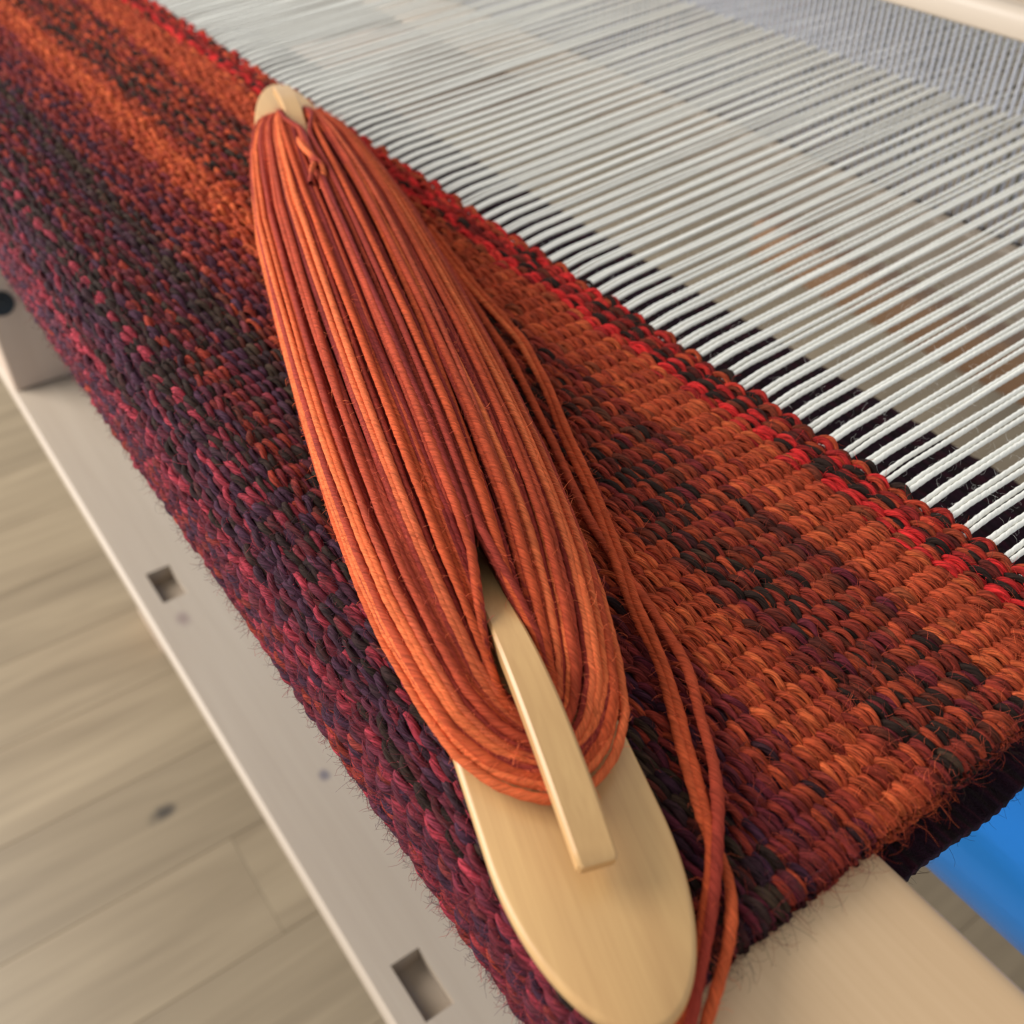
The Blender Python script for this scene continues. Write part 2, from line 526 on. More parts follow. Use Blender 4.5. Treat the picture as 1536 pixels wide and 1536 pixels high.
# ------------------------------------------------------------------ cloth
cloth = thing('woven_cloth', 'thick red, orange and plum wool cloth lying over the wooden beam', 'cloth', (-1.5, 0.7, -0.034))
CB = np.array([-1.5, 0.7, -0.034])


def profile(a):
    """middle surface of the cloth at arc length a from the fell: y, z and outward normal"""
    a = np.asarray(a, float)
    yt, zt, yf, R1, zb, R2 = Y_FELL, -0.0125, 0.306, 0.115, -0.250, 0.05
    l1 = yt - (yf + R1); l2 = R1 * np.pi / 2; l3 = (zt - R1) - (zb + R2); l4 = R2 * np.pi / 2
    y = np.zeros_like(a); z = np.zeros_like(a); ny = np.zeros_like(a); nz = np.zeros_like(a)
    m = a < l1
    y[m] = yt - a[m]; z[m] = zt; nz[m] = 1
    m = (a >= l1) & (a < l1 + l2)
    t = (a[m] - l1) / R1
    y[m] = yf + R1 - R1 * np.sin(t); z[m] = zt - R1 + R1 * np.cos(t); ny[m] = -np.sin(t); nz[m] = np.cos(t)
    m = (a >= l1 + l2) & (a < l1 + l2 + l3)
    y[m] = yf; z[m] = zt - R1 - (a[m] - l1 - l2); ny[m] = -1
    m = (a >= l1 + l2 + l3) & (a < l1 + l2 + l3 + l4)
    t = (a[m] - l1 - l2 - l3) / R2
    y[m] = yf + R2 - R2 * np.cos(t); z[m] = zb + R2 - R2 * np.sin(t); ny[m] = -np.cos(t); nz[m] = -np.sin(t)
    m = a >= l1 + l2 + l3 + l4
    y[m] = yf + R2 + (a[m] - l1 - l2 - l3 - l4); z[m] = zb; nz[m] = -1
    return y, z, ny, nz


A_END = 0.744 + 0.181 + 0.07 + 0.0785 + 0.03
PITCH_A = 0.0105
NROW = int(A_END / PITCH_A)

RED, BRIGHT = lin(146, 40, 32), lin(200, 42, 40)
ORANGE, RUST, BRICK = lin(192, 88, 48), lin(164, 66, 38), lin(134, 48, 34)
BLACK, OLIVE = lin(46, 32, 26), lin(62, 46, 34)
PLUM, WINE, MAGENTA = lin(64, 36, 50), lin(98, 34, 42), lin(144, 46, 56)
DPLUM = lin(62, 30, 42)
BANDS = [  # arc start, weighted colours of the strands
    (0.000, [(BRIGHT, 5), (BLACK, 5), (RUST, 2), (RED, 2)]),
    (0.085, [(RUST, 7), (ORANGE, 2), (BRICK, 2)]),
    (0.185, [(BLACK, 5), (BRICK, 6), (WINE, 1.5), (RUST, 3), (OLIVE, 1)]),
    (0.375, [(RUST, 6), (ORANGE, 3), (BRICK, 2)]),
    (0.485, [(BRICK, 6), (WINE, 4), (DPLUM, 3), (RUST, 3), (BLACK, 1)]),
    (0.600, [(BLACK, 5), (OLIVE, 1), (WINE, 3), (PLUM, 3), (BRICK, 3)]),
    (0.745, [(PLUM, 6), (MAGENTA, 1.6), (WINE, 3), (BLACK, 4)]),
    (0.880, [(PLUM, 7), (WINE, 5), (MAGENTA, 2), (BRICK, 1)]),
]


def band_pick(a):
    a = a + rng.normal(0, 0.008)
    b = BANDS[0][1]
    for s, m in BANDS:
        if a >= s:
            b = m
    w = np.array([x[1] for x in b], float); w /= w.sum()
    return b[rng.choice(len(b), p=w)][0]


# sample positions along the weft: fine near the camera, coarser far off
xs_list = []
for j in range(NC - 1):
    n = 7 if cols[j] > -1.0 else (5 if cols[j] > -1.6 else (4 if cols[j] > -3.0 else 3))
    xs_list.append(np.linspace(cols[j], cols[j + 1], n, endpoint=False))
XS = np.concatenate(xs_list)
XS = XS[XS > -4.95]
PH = np.pi * np.interp(-XS, -cols, np.arange(NC))
NEAR = XS > -1.6


def noise2(x, seed):
    r_ = np.random.default_rng(seed)
    return sum(r_.normal() * np.sin(x * f + r_.uniform(0, 6.3)) for f in (5, 11, 23, 41)) * 0.5


A0 = [None]
for k in range(NROW):
    a = 0.004 + k * PITCH_A + rng.normal(0, 0.0006)
    c = np.cos(PH + np.pi * k)
    wav = np.sign(c) * np.abs(c) ** 0.75
    strands = []
    tw0 = rng.uniform(0, 6.28); twp = rng.uniform(0.22, 0.40) * rng.choice([-1, 1], p=[0.25, 0.75])
    last = k < 2
    cc = [band_pick(a) for _ in range(3)]
    if rng.random() < 0.3:
        cc[1] = cc[0]
    for s in range(3):
        tw = tw0 + s * 2.094 + XS * (2 * np.pi / twp)
        squeeze = 0.55 + 0.45 * (c + 1) / 2
        da = 0.0076 * np.cos(tw) * squeeze + 0.0022 * noise2(XS * 1.6, k * 7 + s)
        if last:
            da = da - 0.006 * (c > 0) * c
        dn = (0.0070 - 0.0025 * min(max((a - 0.6) / 0.2, 0), 1)) * wav + 0.0036 * np.sin(tw) + 0.0014 * noise2(XS * 2.2, k * 11 + s + 500)
        y, z, ny, nz = profile(np.maximum(a + da, 0.0))
        if last:
            y = y + np.where(a + da < 0, -(a + da), 0)
        P = np.stack([XS, y + ny * dn, z + nz * dn], 1)
        nrm = np.stack([np.zeros_like(ny), ny, nz], 1)
        # colour drifts along the yarn
        base = np.array(cc[s])
        other = np.array(band_pick(a))
        mixf = np.clip(0.4 + 0.8 * noise2(XS * 0.28, k * 13 + s + 900), 0, 1)[:, None] * 0.75
        col = base * (1 - mixf) + other * mixf
        col = col * (1 + 0.14 * noise2(XS * 2.3, k * 17 + s))[:, None]
        col = np.clip(col, 0.004, 1)
        # selvage: the strand bends down around the edge
        e = np.linspace(0, 1, 6)[::-1][:, None]
        P0 = P[0]; n0 = nrm[0]
        out = np.array([1.0, 0, 0])
        rad = 0.012 + 0.003 * rng.random()
        arc = P0 + out * (rad * np.sin(e * np.pi * 0.95) + 0.006 * e) - n0 * (rad * (1 - np.cos(e * np.pi * 0.95)))
        for (sel, sides) in ((NEAR, 6), (~NEAR, 4)):
            if sides == 4 and s == 2:
                continue
            Pp, nn, ccx = P[sel], nrm[sel], col[sel]
            if sides == 6:
                Pp = np.vstack([arc, Pp]); nn = np.vstack([np.repeat(n0[None], 6, 0), nn]); ccx = np.vstack([np.repeat(col[:1], 6, 0), ccx])
                # overlap one sample with the far half
                Pp = np.vstack([Pp, P[~NEAR][:1]]); nn = np.vstack([nn, nrm[~NEAR][:1]]); ccx = np.vstack([ccx, col[~NEAR][:1]])
            r_ = ((0.0050 if sides == 6 else 0.0066) + 0.0006 * min(max((a - 0.6) / 0.2, 0), 1)) * (1 + 0.2 * noise2(Pp[:, 0] * 3, k * 19 + s + 77))
            ref = nn + np.array([0, 0, 1e-4])
            refT = np.where(np.abs(np.gradient(Pp, axis=0)[:, :1]) < 1e-9, 1, 0)
            V, Q = tube(Pp, np.clip(r_, 0.0034, 0.0085), sides, ref=ref, cap=False)
            strands.append((V - CB, Q, np.repeat(ccx, sides, axis=0), fib_of(Pp, sides, 0.11, k=42)))
    V, Q, C, Fb = join(strands)
    obj('weft_pick', mesh_np('weft_pick', V, Q, C, Fb), M_WEFT, cloth)

# solid inside of the cloth (packed wool between the picks)
aa = np.linspace(0.006, A_END + 0.02, 110)
y, z, ny, nz = profile(aa)
XE = np.linspace(XR + 0.004, -4.95, 60)
grid_t = np.stack([np.broadcast_to(XE[:, None], (60, 110)), np.broadcast_to((y + ny * 0.001)[None], (60, 110)), np.broadcast_to((z + nz * 0.001)[None], (60, 110))], -1)
grid_b = np.stack([np.broadcast_to(XE[:, None], (60, 110)), np.broadcast_to((y - ny * 0.013)[None], (60, 110)), np.broadcast_to((z - nz * 0.013)[None], (60, 110))], -1)


def gridq(n, m, o=0, flip=False):
    i = np.arange(n - 1)[:, None]; j = np.arange(m - 1)[None, :]
    q = np.stack([i * m + j, i * m + j + 1, (i + 1) * m + j + 1, (i + 1) * m + j], -1).reshape(-1, 4) + o
    return q[:, ::-1] if flip else q


V = np.vstack([grid_t.reshape(-1, 3), grid_b.reshape(-1, 3)])
Q = np.vstack([gridq(60, 110), gridq(60, 110, 6600, True)])
e = np.arange(109)
Q = np.vstack([Q, np.stack([e, e + 1, e + 1 + 6600, e + 6600], 1)])
ac = np.tile(aa, 120)
C = np.where((ac < 0.5)[:, None], lin(96, 34, 26)[None], lin(60, 28, 40)[None])
obj('packed_weft', mesh_np('packed_weft', V - CB, Q, C), M_PACK, cloth)

# the cloth's return below the beam, back to the roller and around it
ZB = -0.262
ny_r = 150
ly = RY - 0.33
wrapL = (RRAD + 0.028) * math.pi * 0.9
dist = np.linspace(0, ly + wrapL * 0.55, 340)
ZTOP = RZ + RRAD + 0.026
ry = np.where(dist < ly, 0.33 + dist, 0); rz = np.where(dist < ly, ZB + (ZTOP - ZB) * np.minimum(dist / ly, 1), 0)
wr = dist >= ly
t = (dist[wr] - ly) / (RRAD + 0.028)
ry[wr] = RY + (RRAD + 0.028) * np.sin(t); rz[wr] = RZ + (RRAD + 0.028) * np.cos(t) - 0.002
xr = []
for j in range(NC - 1):
    xr.append(np.linspace(cols[j], cols[j + 1], 2, endpoint=False))
xr = np.concatenate(xr); xr = xr[xr > -4.25]
edge = XR + 0.0012 * np.sin(dist / 0.0105 * np.pi) + smooth_noise(len(dist), 14, 0.004) + rng.normal(0, 0.0006, len(dist))
ph = np.pi * np.interp(-xr, -cols, np.arange(NC))
nr = np.stack([np.where(wr, 0, 0), np.where(wr, np.sin(np.where(wr, (dist - ly) / (RRAD + 0.028), 0)), 0), np.where(wr, np.cos(np.where(wr, (dist - ly) / (RRAD + 0.028), 0)), 1)], 1)
disp = 0.004 * np.cos(ph)[:, None] * np.cos(dist / 0.0105 * np.pi)[None, :] + rng.normal(0, 0.0012, (len(xr), len(dist)))
XX = np.broadcast_to(xr[:, None], disp.shape).copy()
XX[0] = edge
G = np.stack([XX, ry[None] + nr[:, 1][None] * disp, rz[None] + nr[:, 2][None] * disp], -1)
G2 = np.stack([XX, ry[None] - nr[:, 1][None] * 0.02 + 0 * disp, rz[None] - nr[:, 2][None] * 0.02 + 0 * disp], -1)
n_, m_ = disp.shape
V = np.vstack([G.reshape(-1, 3), G2[::12].reshape(-1, 3)])
n2 = len(G2[::12])
Q = np.vstack([gridq(n_, m_, 0, False), gridq(n2, m_, n_ * m_, True)])
e = np.arange(m_ - 1)
Q = np.vstack([Q, np.stack([e, e + n_ * m_, e + 1 + n_ * m_, e + 1], 1)])
pal = np.array([lin(44, 22, 34), lin(36, 25, 26), lin(58, 24, 34), lin(36, 21, 30)])
rowc = pal[rng.integers(0, 4, m_)]
C = np.vstack([np.tile(rowc, (n_, 1)), np.tile(rowc, (n2, 1))])
o = obj('return_cloth', mesh_np('return_cloth', V - CB, Q, C), M_BACK, cloth)
o['label'] = 'dark plum underside running back to the roller'

# loose fibres on the cloth
nf = 14000
fx = XR - (rng.random(nf) ** 1.7) * 2.6
fa = rng.random(nf) * (A_END - 0.05)
y, z, ny, nz = profile(fa)
P = np.stack([fx, y + ny * 0.008, z + nz * 0.008], 1)
D = np.stack([rng.normal(0, 1.3, nf), ny * 0.45 + rng.normal(0, 0.45, nf), nz * 0.45 + rng.normal(0, 0.25, nf)], 1)
fc = np.array([band_pick(a_) for a_ in fa]) * rng.uniform(1.0, 2.0, (nf, 1)) + 0.012
pf_ = fuzz(P, D, rng.uniform(0.010, 0.036, nf), 0.00031, fc, 1.3, 3)
ne = 420                                              # selvage hairs
ya = rng.random(ne) * 0.8
y, z, ny, nz = profile(ya)
P2 = np.stack([np.full(ne, XR + 0.012), y, z], 1)
D2 = np.stack([np.abs(rng.normal(1, 0.4, ne)), rng.normal(0, 0.6, ne), rng.normal(-0.2, 0.5, ne)], 1)
pf2 = fuzz(P2, D2, rng.uniform(0.015, 0.045, ne), 0.00026, np.array([band_pick(a_) for a_ in ya]), 1.2)
nh = 11000                                             # hairs on the front fold and under edge
fa = 0.70 + rng.random(nh) * 0.40
y, z, ny, nz = profile(fa)
P3 = np.stack([XR - rng.random(nh) ** 1.9 * 2.3, y + ny * 0.010, z + nz * 0.010], 1)
D3 = np.stack([rng.normal(0, 1.2, nh), ny * 0.4 + rng.normal(0, 0.6, nh), nz * 0.4 + rng.normal(0, 0.6, nh)], 1)
pf3 = fuzz(P3, D3, rng.uniform(0.010, 0.026, nh), 0.00034, np.array([band_pick(a_) for a_ in fa]) * rng.uniform(1.0, 1.8, (nh, 1)) + 0.01, 1.3, 3)
yb = rng.uniform(0.5, 1.5, 900)                       # hairs along the edge of the return cloth
P4 = np.stack([np.full(900, XR) - rng.random(900) * 0.05, yb, np.full(900, ZB + 0.012)], 1)
D4 = np.stack([np.abs(rng.normal(1, 0.5, 900)), rng.normal(0, 0.7, 900), rng.normal(0.1, 0.4, 900)], 1)
pf4 = fuzz(P4, D4, rng.uniform(0.015, 0.04, 900), 0.0003, pal[rng.integers(0, 4, 900)], 1.2)
V, Q, C = join([pf_, pf2, pf3, pf4])
o = obj('wool_fuzz', mesh_np('wool_fuzz', V - CB, Q, C), M_FUZZ, cloth)
o['kind'] = 'stuff'

# ------------------------------------------------------------------ warp
warp = thing('warp', 'white cotton warp threads stretched between the red cloth and the metal reed', 'warp', (-1.5, 1.165, -0.0125))
WB = np.array([-1.5, 1.165, -0.0125])
REED_P = 0.0425
xr_reed = XR + 0.03 - np.arange(NC) * REED_P
WR = 0.0044


def cord_path(x0, x1, ys, dz, bow):
    t = np.clip((ys - 1.06) / (Y_REED - 1.06), 0, None)
    x = np.where(t < 1, x0 + (x1 - x0) * t, x1)
    z = -0.0125 + (0.03 + dz) * np.minimum(t, 1)
    z = z - 0.003 + 0.006 * np.clip((ys - Y_FELL) / 0.06, 0, 1)
    return np.stack([x + bow * np.sin(np.pi * np.clip(t, 0, 1)), ys, z], 1)


for j in range(NC):
    x0, x1 = cols[j], xr_reed[j]
    if x0 < -4.9:
        break
    shed = 0.002 * (1 if j % 2 else -1)
    for s in (-1, 1):
        near = x0 > -1.25
        if near:
            ys = np.concatenate([np.arange(1.156, 2.2, 0.0042), np.arange(2.2, 2.66, 0.01), np.linspace(2.66, 4.6, 8)])
        else:
            ys = np.concatenate([np.linspace(1.156, 2.66, 60), np.linspace(2.66, 4.6, 6)])
        half = 0.0047 + 0.0012 * rng.random()
        P = cord_path(x0 + s * half, x1 + s * half * 1.15, ys, shed + rng.normal(0, 0.0015), rng.normal(0, 0.0015))
        P[:, 0] += smooth_noise(len(ys), 40 if near else 8, 0.0007)
        P[:, 2] += smooth_noise(len(ys), 40 if near else 8, 0.0008)
        ph = ys * (2 * np.pi / 0.034) + rng.uniform(0, 6)
        r_ = (WR if near else 0.0042) * (1 + smooth_noise(len(ys), 14 if near else 5, 0.05))
        if near:
            V, Q = tube(P, r_, 8, lobes=2, depth=0.09, phase=ph, cap=False); sd = 8
        else:
            V, Q = tube(P, r_, 6, cap=False); sd = 6
        obj('warp_thread', mesh_np('warp_thread', V - WB, Q, None, fib_of(P, sd, 0.034, R=2.0, k=60)), M_WARP, warp)

nf = 5000
jj = np.minimum((rng.random(nf) ** 1.5 * 46).astype(int), NC - 1)
yy = rng.uniform(1.17, 2.0, nf)
tt = (yy - 1.06) / (Y_REED - 1.06)
P = np.stack([cols[jj] + (xr_reed[jj] - cols[jj]) * tt + rng.choice([-1, 1], nf) * 0.007, yy, -0.008 + 0.03 * tt + rng.normal(0, 0.003, nf)], 1)
D = np.stack([rng.normal(0, 1.2, nf), rng.normal(0, 0.8, nf), rng.normal(0.2, 0.6, nf)], 1)
V, Q, C = fuzz(P, D, rng.uniform(0.006, 0.026, nf), 0.00020, np.tile(lin(235, 232, 224), (nf, 1)), 1.8, 3)
o = obj('warp_fuzz', mesh_np('warp_fuzz', V - WB, Q, C), M_FUZZ, warp)
o['kind'] = 'stuff'

# ------------------------------------------------------------------ reed and beater
reed = thing('reed', 'metal reed of upright steel wires that the white warp threads pass through', 'reed', (-2.3, Y_REED, -0.30))
wv, wf = rounded_box(-0.0014, 0.0014, -0.006, 0.006, 0.0, 0.60, r=0.0006, axis='z', seg=1)
wire_me = mesh_py('reed_wire', wv, wf)
wire_me.materials.append(M_STEEL)
nw = 0
x = XR + 0.03 + REED_P * 0.75 + 0.30
while x > -4.75:
    obj('reed_wire', wire_me, None, reed, (x + 2.3, 0, 0))
    x -= REED_P / 2
    nw += 1
for z0, z1 in ((-0.02, 0.02), (0.58, 0.62)):
    V, Fc = rounded_box(-2.5, 2.4, -0.016, 0.016, z0, z1, r=0.006, axis='x', seg=2)
    obj('reed_binding', mesh_py('reed_binding', V, Fc, True), M_BEATER, reed)

beater = thing('beater', 'pale wooden beater rail capping the top of the metal reed', 'beater', (-2.3, 2.6, 0.2))
V, Fc = rounded_box(-2.5, 2.6, -0.13, 0.42, 0.012, 0.082, axis='x', seg=6, radii=(0.012, 0.02, 0.02, 0.028))
me = mesh_py('handrail', V, Fc, True); me.set_sharp_from_angle(angle=math.radians(40))
obj('handrail', me, M_BEATER, beater)
V, Fc = rounded_box(-2.5, 2.6, -0.10, 0.14, -0.66, -0.48, axis='x', seg=4, r=0.02)
me = mesh_py('lower_rail', V, Fc, True); me.set_sharp_from_angle(angle=math.radians(40))
obj('lower_rail', me, M_BEATER, beater)

hed = thing('heddles', 'row of thin heddle cords standing behind the metal reed', 'heddle', (-2.3, 3.3, -0.8))
parts = []
for j in range(NC):
    if xr_reed[j] < -4.7:
        break
    for s in (-1, 1):
        yy = 0.05 * rng.integers(0, 4)
        V, Q = tube(np.array([[xr_reed[j] + s * 0.006 + 2.3, yy, 0.0], [xr_reed[j] + s * 0.004 + 2.3, yy, 0.8], [xr_reed[j] + s * 0.006 + 2.3, yy, 1.6]]), 0.0035, 5, ref=(0, 1, 0))
        parts.append((V, Q))
V, Q, _ = join(parts)
o = obj('heddle_cords', mesh_np('heddle_cords', V, Q), M_HEDDLE, hed)
o['kind'] = 'stuff'

# ------------------------------------------------------------------ ski shuttle
NEARP = np.array([-0.2410, 0.3206]); SANG = math.radians(161.47)
AX = np.array([math.cos(SANG), math.sin(SANG)]); NX = np.array([AX[1], -AX[0]])
# t grows to the right of the shuttle seen from the near tip
SB = np.array([*NEARP, 0.010])


def ctr(s):
    return 0.006 - 0.011 * s


def st(s, t, z):
    """shuttle coordinates (along, across, height) to scene"""
    s = np.asarray(s, float); t = np.asarray(t, float) + ctr(s); z = np.broadcast_to(np.asarray(z, float), s.shape)
    return np.stack([NEARP[0] + AX[0] * s + NX[0] * t, NEARP[1] + AX[1] * s + NX[1] * t, z], -1)


SL = 2.525
shuttle = thing('ski_shuttle', 'long pale maple rug shuttle lying on the red cloth, hooked at both ends', 'shuttle', (*NEARP, 0.010))


def half_w(s):
    s = np.asarray(s, float)
    w = np.full(s.shape, 0.0968)
    m = s < 0.21; w[m] = 0.0968 * np.sqrt(np.clip(1 - (1 - s[m] / 0.21) ** 2, 0, 1))
    d = SL - s
    m = d < 0.5; w[m] = 0.0968 * np.sqrt(np.clip(1 - (1 - d[m] / 0.5) ** 2, 0, 1))
    return w


tq = (1 - np.cos(np.linspace(0, np.pi / 2, 26))) * 0.21
tf = SL - (1 - np.cos(np.linspace(0, np.pi / 2, 26)))[::-1] * 0.5
ss = np.concatenate([tq, np.linspace(0.21, SL - 0.5, 20)[1:-1], tf])
outline = np.vstack([np.stack([ss, half_w(ss)], 1), np.stack([ss[::-1], -half_w(ss[::-1])], 1)[1:-1]])
nO = len(outline)
tan = np.roll(outline, -1, 0) - np.roll(outline, 1, 0)
tan /= np.linalg.norm(tan, axis=1, keepdims=True)
inn = np.stack([tan[:, 1], -tan[:, 0]], 1)
if np.sum(inn[10] * (np.array([1.2, 0]) - outline[10])) < 0:
    inn = -inn
V = []
layers = [(0.040, 0.010), (0.012, 0.016), (0.0025, 0.024), (0.0, 0.029), (0.0, 0.0370), (0.0010, 0.0400), (0.0032, 0.0424), (0.0062, 0.0435)]
for ins, zz in layers:
    q = outline + inn * ins
    zr = zz + 0.004 * np.clip(1 - q[:, 0] / 0.3, 0, 1) ** 2
    V += list(st(q[:, 0], q[:, 1], zr) - SB)
Fc = []
for q in range(len(layers) - 1):
    for k in range(nO):
        Fc.append((q * nO + k, q * nO + (k + 1) % nO, (q + 1) * nO + (k + 1) % nO, (q + 1) * nO + k))
# caps as strips across the board
nS = len(ss)
for L_, fl in ((len(layers) - 1, False), (0, True)):
    b = L_ * nO
    for k in range(nS - 1):
        l0 = b + (nO - k) % nO; l1 = b + nO - k - 1
        f = (b + k, b + k + 1, l1, l0)
        f = tuple(dict.fromkeys(f))
        if len(f) >= 3:
            Fc.append(f if fl else f[::-1])
me = mesh_py('shuttle_base', V, Fc, True)
import bmesh
bm = bmesh.new(); bm.from_mesh(me); bmesh.ops.recalc_face_normals(bm, faces=bm.faces); bm.to_mesh(me); bm.free()
me.set_sharp_from_angle(angle=math.radians(35))
# grain runs along the shuttle: rotate the mesh data so that local x is the long axis
rotm = Matrix.Rotation(-SANG, 4, 'Z')
me.transform(rotm)
o = obj('base', me, M_SHUTTLE, shuttle)
o.rotation_euler = (0, 0, SANG)


def hook(path, widths, thick, name='hook'):
    """bent strip: path of (s, z of the top), rectangular section with eased edges"""
    p = np.array(path, float)
    # refine
    d = np.concatenate([[0], np.cumsum(np.hypot(np.diff(p[:, 0]), np.diff(p[:, 1])))])
    u = np.linspace(0, d[-1], 40)

    def cr(vals):
        out = np.interp(u, d, vals)
        for _ in range(6):
            out[1:-1] = 0.25 * out[:-2] + 0.5 * out[1:-1] + 0.25 * out[2:]
        return out
    s_ = cr(p[:, 0]); z_ = cr(p[:, 1]); w_ = cr(np.array(widths)); h_ = cr(np.array(thick))
    ds = np.gradient(s_); dz = np.gradient(z_); ln = np.hypot(ds, dz); ds /= ln; dz /= ln
    sg = 1 if ds[0] > 0 else -1
    e = 0.0035
    V = []
    for i in range(40):
        nx, nz = -dz[i] * sg, ds[i] * sg
        prof = [(-w_[i] / 2 + e, 0), (w_[i] / 2 - e, 0), (w_[i] / 2, -e), (w_[i] / 2, -h_[i] + e), (w_[i] / 2 - e, -h_[i]), (-w_[i] / 2 + e, -h_[i]), (-w_[i] / 2, -h_[i] + e), (-w_[i] / 2, -e)]
        k_end = 1.0
        for a_, b_ in prof:
            V.append(st(s_[i] + nx * b_, a_ * k_end, z_[i] + nz * b_))
    # eased tip
    tip = np.array(V[:8]); c_ = tip.mean(0); back = np.array(V[:8])
    tipd = st(s_[0] - ds[0] * 0.004, 0, 0)[:2] - st(s_[0], 0, 0)[:2]
    front = c_ + (back - c_) * 0.86; front[:, :2] += tipd; front[:, 2] += -dz[0] * 0.004
    V = list(front) + V
    n = len(V) // 8
    Fc = []
    for q in range(n - 1):
        for k in range(8):
            Fc.append((q * 8 + k, q * 8 + (k + 1) % 8, (q + 1) * 8 + (k + 1) % 8, (q + 1) * 8 + k))
    Fc += [tuple(range(8)), tuple(range((n - 1) * 8, n * 8))]
    me = mesh_py(name, np.array(V) - SB, Fc, True)
    bm = bmesh.new(); bm.from_mesh(me); bmesh.ops.recalc_face_normals(bm, faces=bm.faces); bm.to_mesh(me); bm.free()
    me.set_sharp_from_angle(angle=math.radians(35))
    me.transform(rotm)
    o = obj(name, me, M_SHUTTLE, shuttle)
    o.rotation_euler = (0, 0, SANG)
    return o


hook([(0.150, 0.088), (0.22, 0.104), (0.32, 0.117), (0.40, 0.116), (0.47, 0.105), (0.54, 0.088), (0.62, 0.065), (0.66, 0.040)],
     [0.042, 0.044, 0.044, 0.042, 0.038, 0.036, 0.04, 0.05], [0.022, 0.024, 0.025, 0.026, 0.028, 0.034, 0.04, 0.04])
hook([(2.365, 0.090), (2.30, 0.106), (2.20, 0.120), (2.12, 0.114), (2.05, 0.104), (1.98, 0.088), (1.90, 0.065), (1.86, 0.040)],
     [0.042, 0.044, 0.044, 0.042, 0.038, 0.036, 0.04, 0.05], [0.022, 0.024, 0.025, 0.026, 0.028, 0.034, 0.04, 0.04])

# ------------------------------------------------------------------ wound yarn
yarn = thing('wound_yarn', 'orange and brick wool yarn wound lengthwise on the pale wooden shuttle', 'yarn', tuple(st(1.2, 0, 0.045)))
YB = st(1.2, 0, 0.045)
SE0, SF0 = 0.238, 2.236
W_S = [0.238, 0.244, 0.256, 0.277, 0.326, 0.40, 0.51, 0.62, 0.76, 0.88, 1.04, 1.30, 1.58, 1.79, 1.95, 2.09, 2.165, 2.205, 2.226, 2.236]
W_W = [0.000, 0.020, 0.042, 0.068, 0.098, 0.118, 0.139, 0.150, 0.158, 0.162, 0.164, 0.163, 0.158, 0.142, 0.126, 0.104, 0.085, 0.062, 0.034, 0.0]
Z_S = [0.238, 0.30, 0.40, 0.55, 0.75, 1.0, 1.4, 1.7, 1.95, 2.1, 2.19, 2.236]
Z_T = [0.066, 0.085, 0.120, 0.152, 0.170, 0.176, 0.172, 0.162, 0.150, 0.130, 0.108, 0.085]


def loop_path(al, ar, inset, n=540, jit=1.0):
    """one winding: far turn - left side - near turn - right side. al, ar: angles round the bundle"""
    se = SE0 + 0.10 * max(0.0, math.sin((al + ar) / 2)) ** 1.5 + inset * 0.8 + rng.normal(0, 0.004)
    sf = SF0 - 0.05 * max(0.0, math.sin((al + ar) / 2)) - inset * 0.8 + rng.normal(0, 0.004)
    u = np.linspace(0, 1, n)
    s = se + (sf - se) * (0.5 + 0.5 * np.cos(2 * np.pi * u))        # far -> near -> far
    s = se + (sf - se) * np.clip((s - se) / (sf - se), 0, 1) ** 1.0
    side = np.where(u < 0.5, -1.0, 1.0)
    sp = SE0 + (s - se) / (sf - se) * (SF0 - SE0)
    w = np.interp(sp, W_S, W_W) - inset
    w = np.maximum(w, 0)
    zt = np.interp(sp, Z_S, Z_T) - inset
    da = smooth_noise(n, n / 5, 0.045 * jit)
    a = np.where(u < 0.5, al, ar) + da
    edge_ = np.minimum((s - se), (sf - s))
    g = 0.029 * np.clip(edge_ / 0.04, 0, 1) ** 0.7 * np.maximum(np.clip((0.61 - s) / 0.18, 0, 1), np.clip((s - 1.87) / 0.16, 0, 1)) + 0.003
    ca = np.cos(a)
    t = side * np.maximum(w * ca, np.minimum(g, np.maximum(w, 0)))
    z0 = 0.066
    z = z0 + (zt - z0) * np.sin(a) * np.where(np.sin(a) > 0, 1, 0.6)
    t = t + smooth_noise(n, n / 8, 0.0010 * jit); z = z + np.abs(smooth_noise(n, n / 8, 0.0012 * jit))
    # blend across the turns so that left and right meet
    k = 7
    P = st(s, t, np.maximum(z, 0.050))
    ker = np.ones(2 * k + 1) / (2 * k + 1)
    Pp = np.vstack([P[-k - 1:-1], P, P[1:k + 1]])
    sm = np.stack([np.convolve(Pp[:, i], ker, 'valid') for i in range(3)], 1)
    wgt = np.clip(1 - edge_ / 0.10, 0, 1)[:, None]
    return P * (1 - wgt) + sm * wgt, u


Y_OR, Y_OR2, Y_BR, Y_RD = lin(216, 106, 60), lin(186, 78, 42), lin(150, 56, 42), lin(124, 42, 36)


def yarn_col(n, base, other):
    m = np.clip(0.35 + smooth_noise(n, n / 4.0, 0.5), 0, 1)[:, None]
    c = base * (1 - m) + other * m
    return c * (1 + smooth_noise(n, n / 60, 0.07))[:, None]


def ply_tube(P, r, c, twist=0.046, sides=8):
    d = np.concatenate([[0], np.cumsum(np.linalg.norm(np.diff(P, axis=0), axis=1))])
    ph = d * (2 * np.pi / twist) + rng.uniform(0, 6.28)
    rr = r * (1 + smooth_noise(len(P), 9, 0.07))
    V, Q = tube(P, rr, sides, lobes=2, depth=0.06, phase=ph, cap=False)
    return V, Q, np.repeat(c, sides, axis=0), fib_of(P, sides, twist, R=2.8, k=45)


fib_P, fib_C = [], []
pal = [(Y_OR, Y_OR2), (Y_OR, Y_BR), (Y_OR2, Y_BR), (Y_BR, Y_RD), (Y_OR2, Y_OR), (Y_BR, Y_OR2), (Y_RD, Y_BR)]
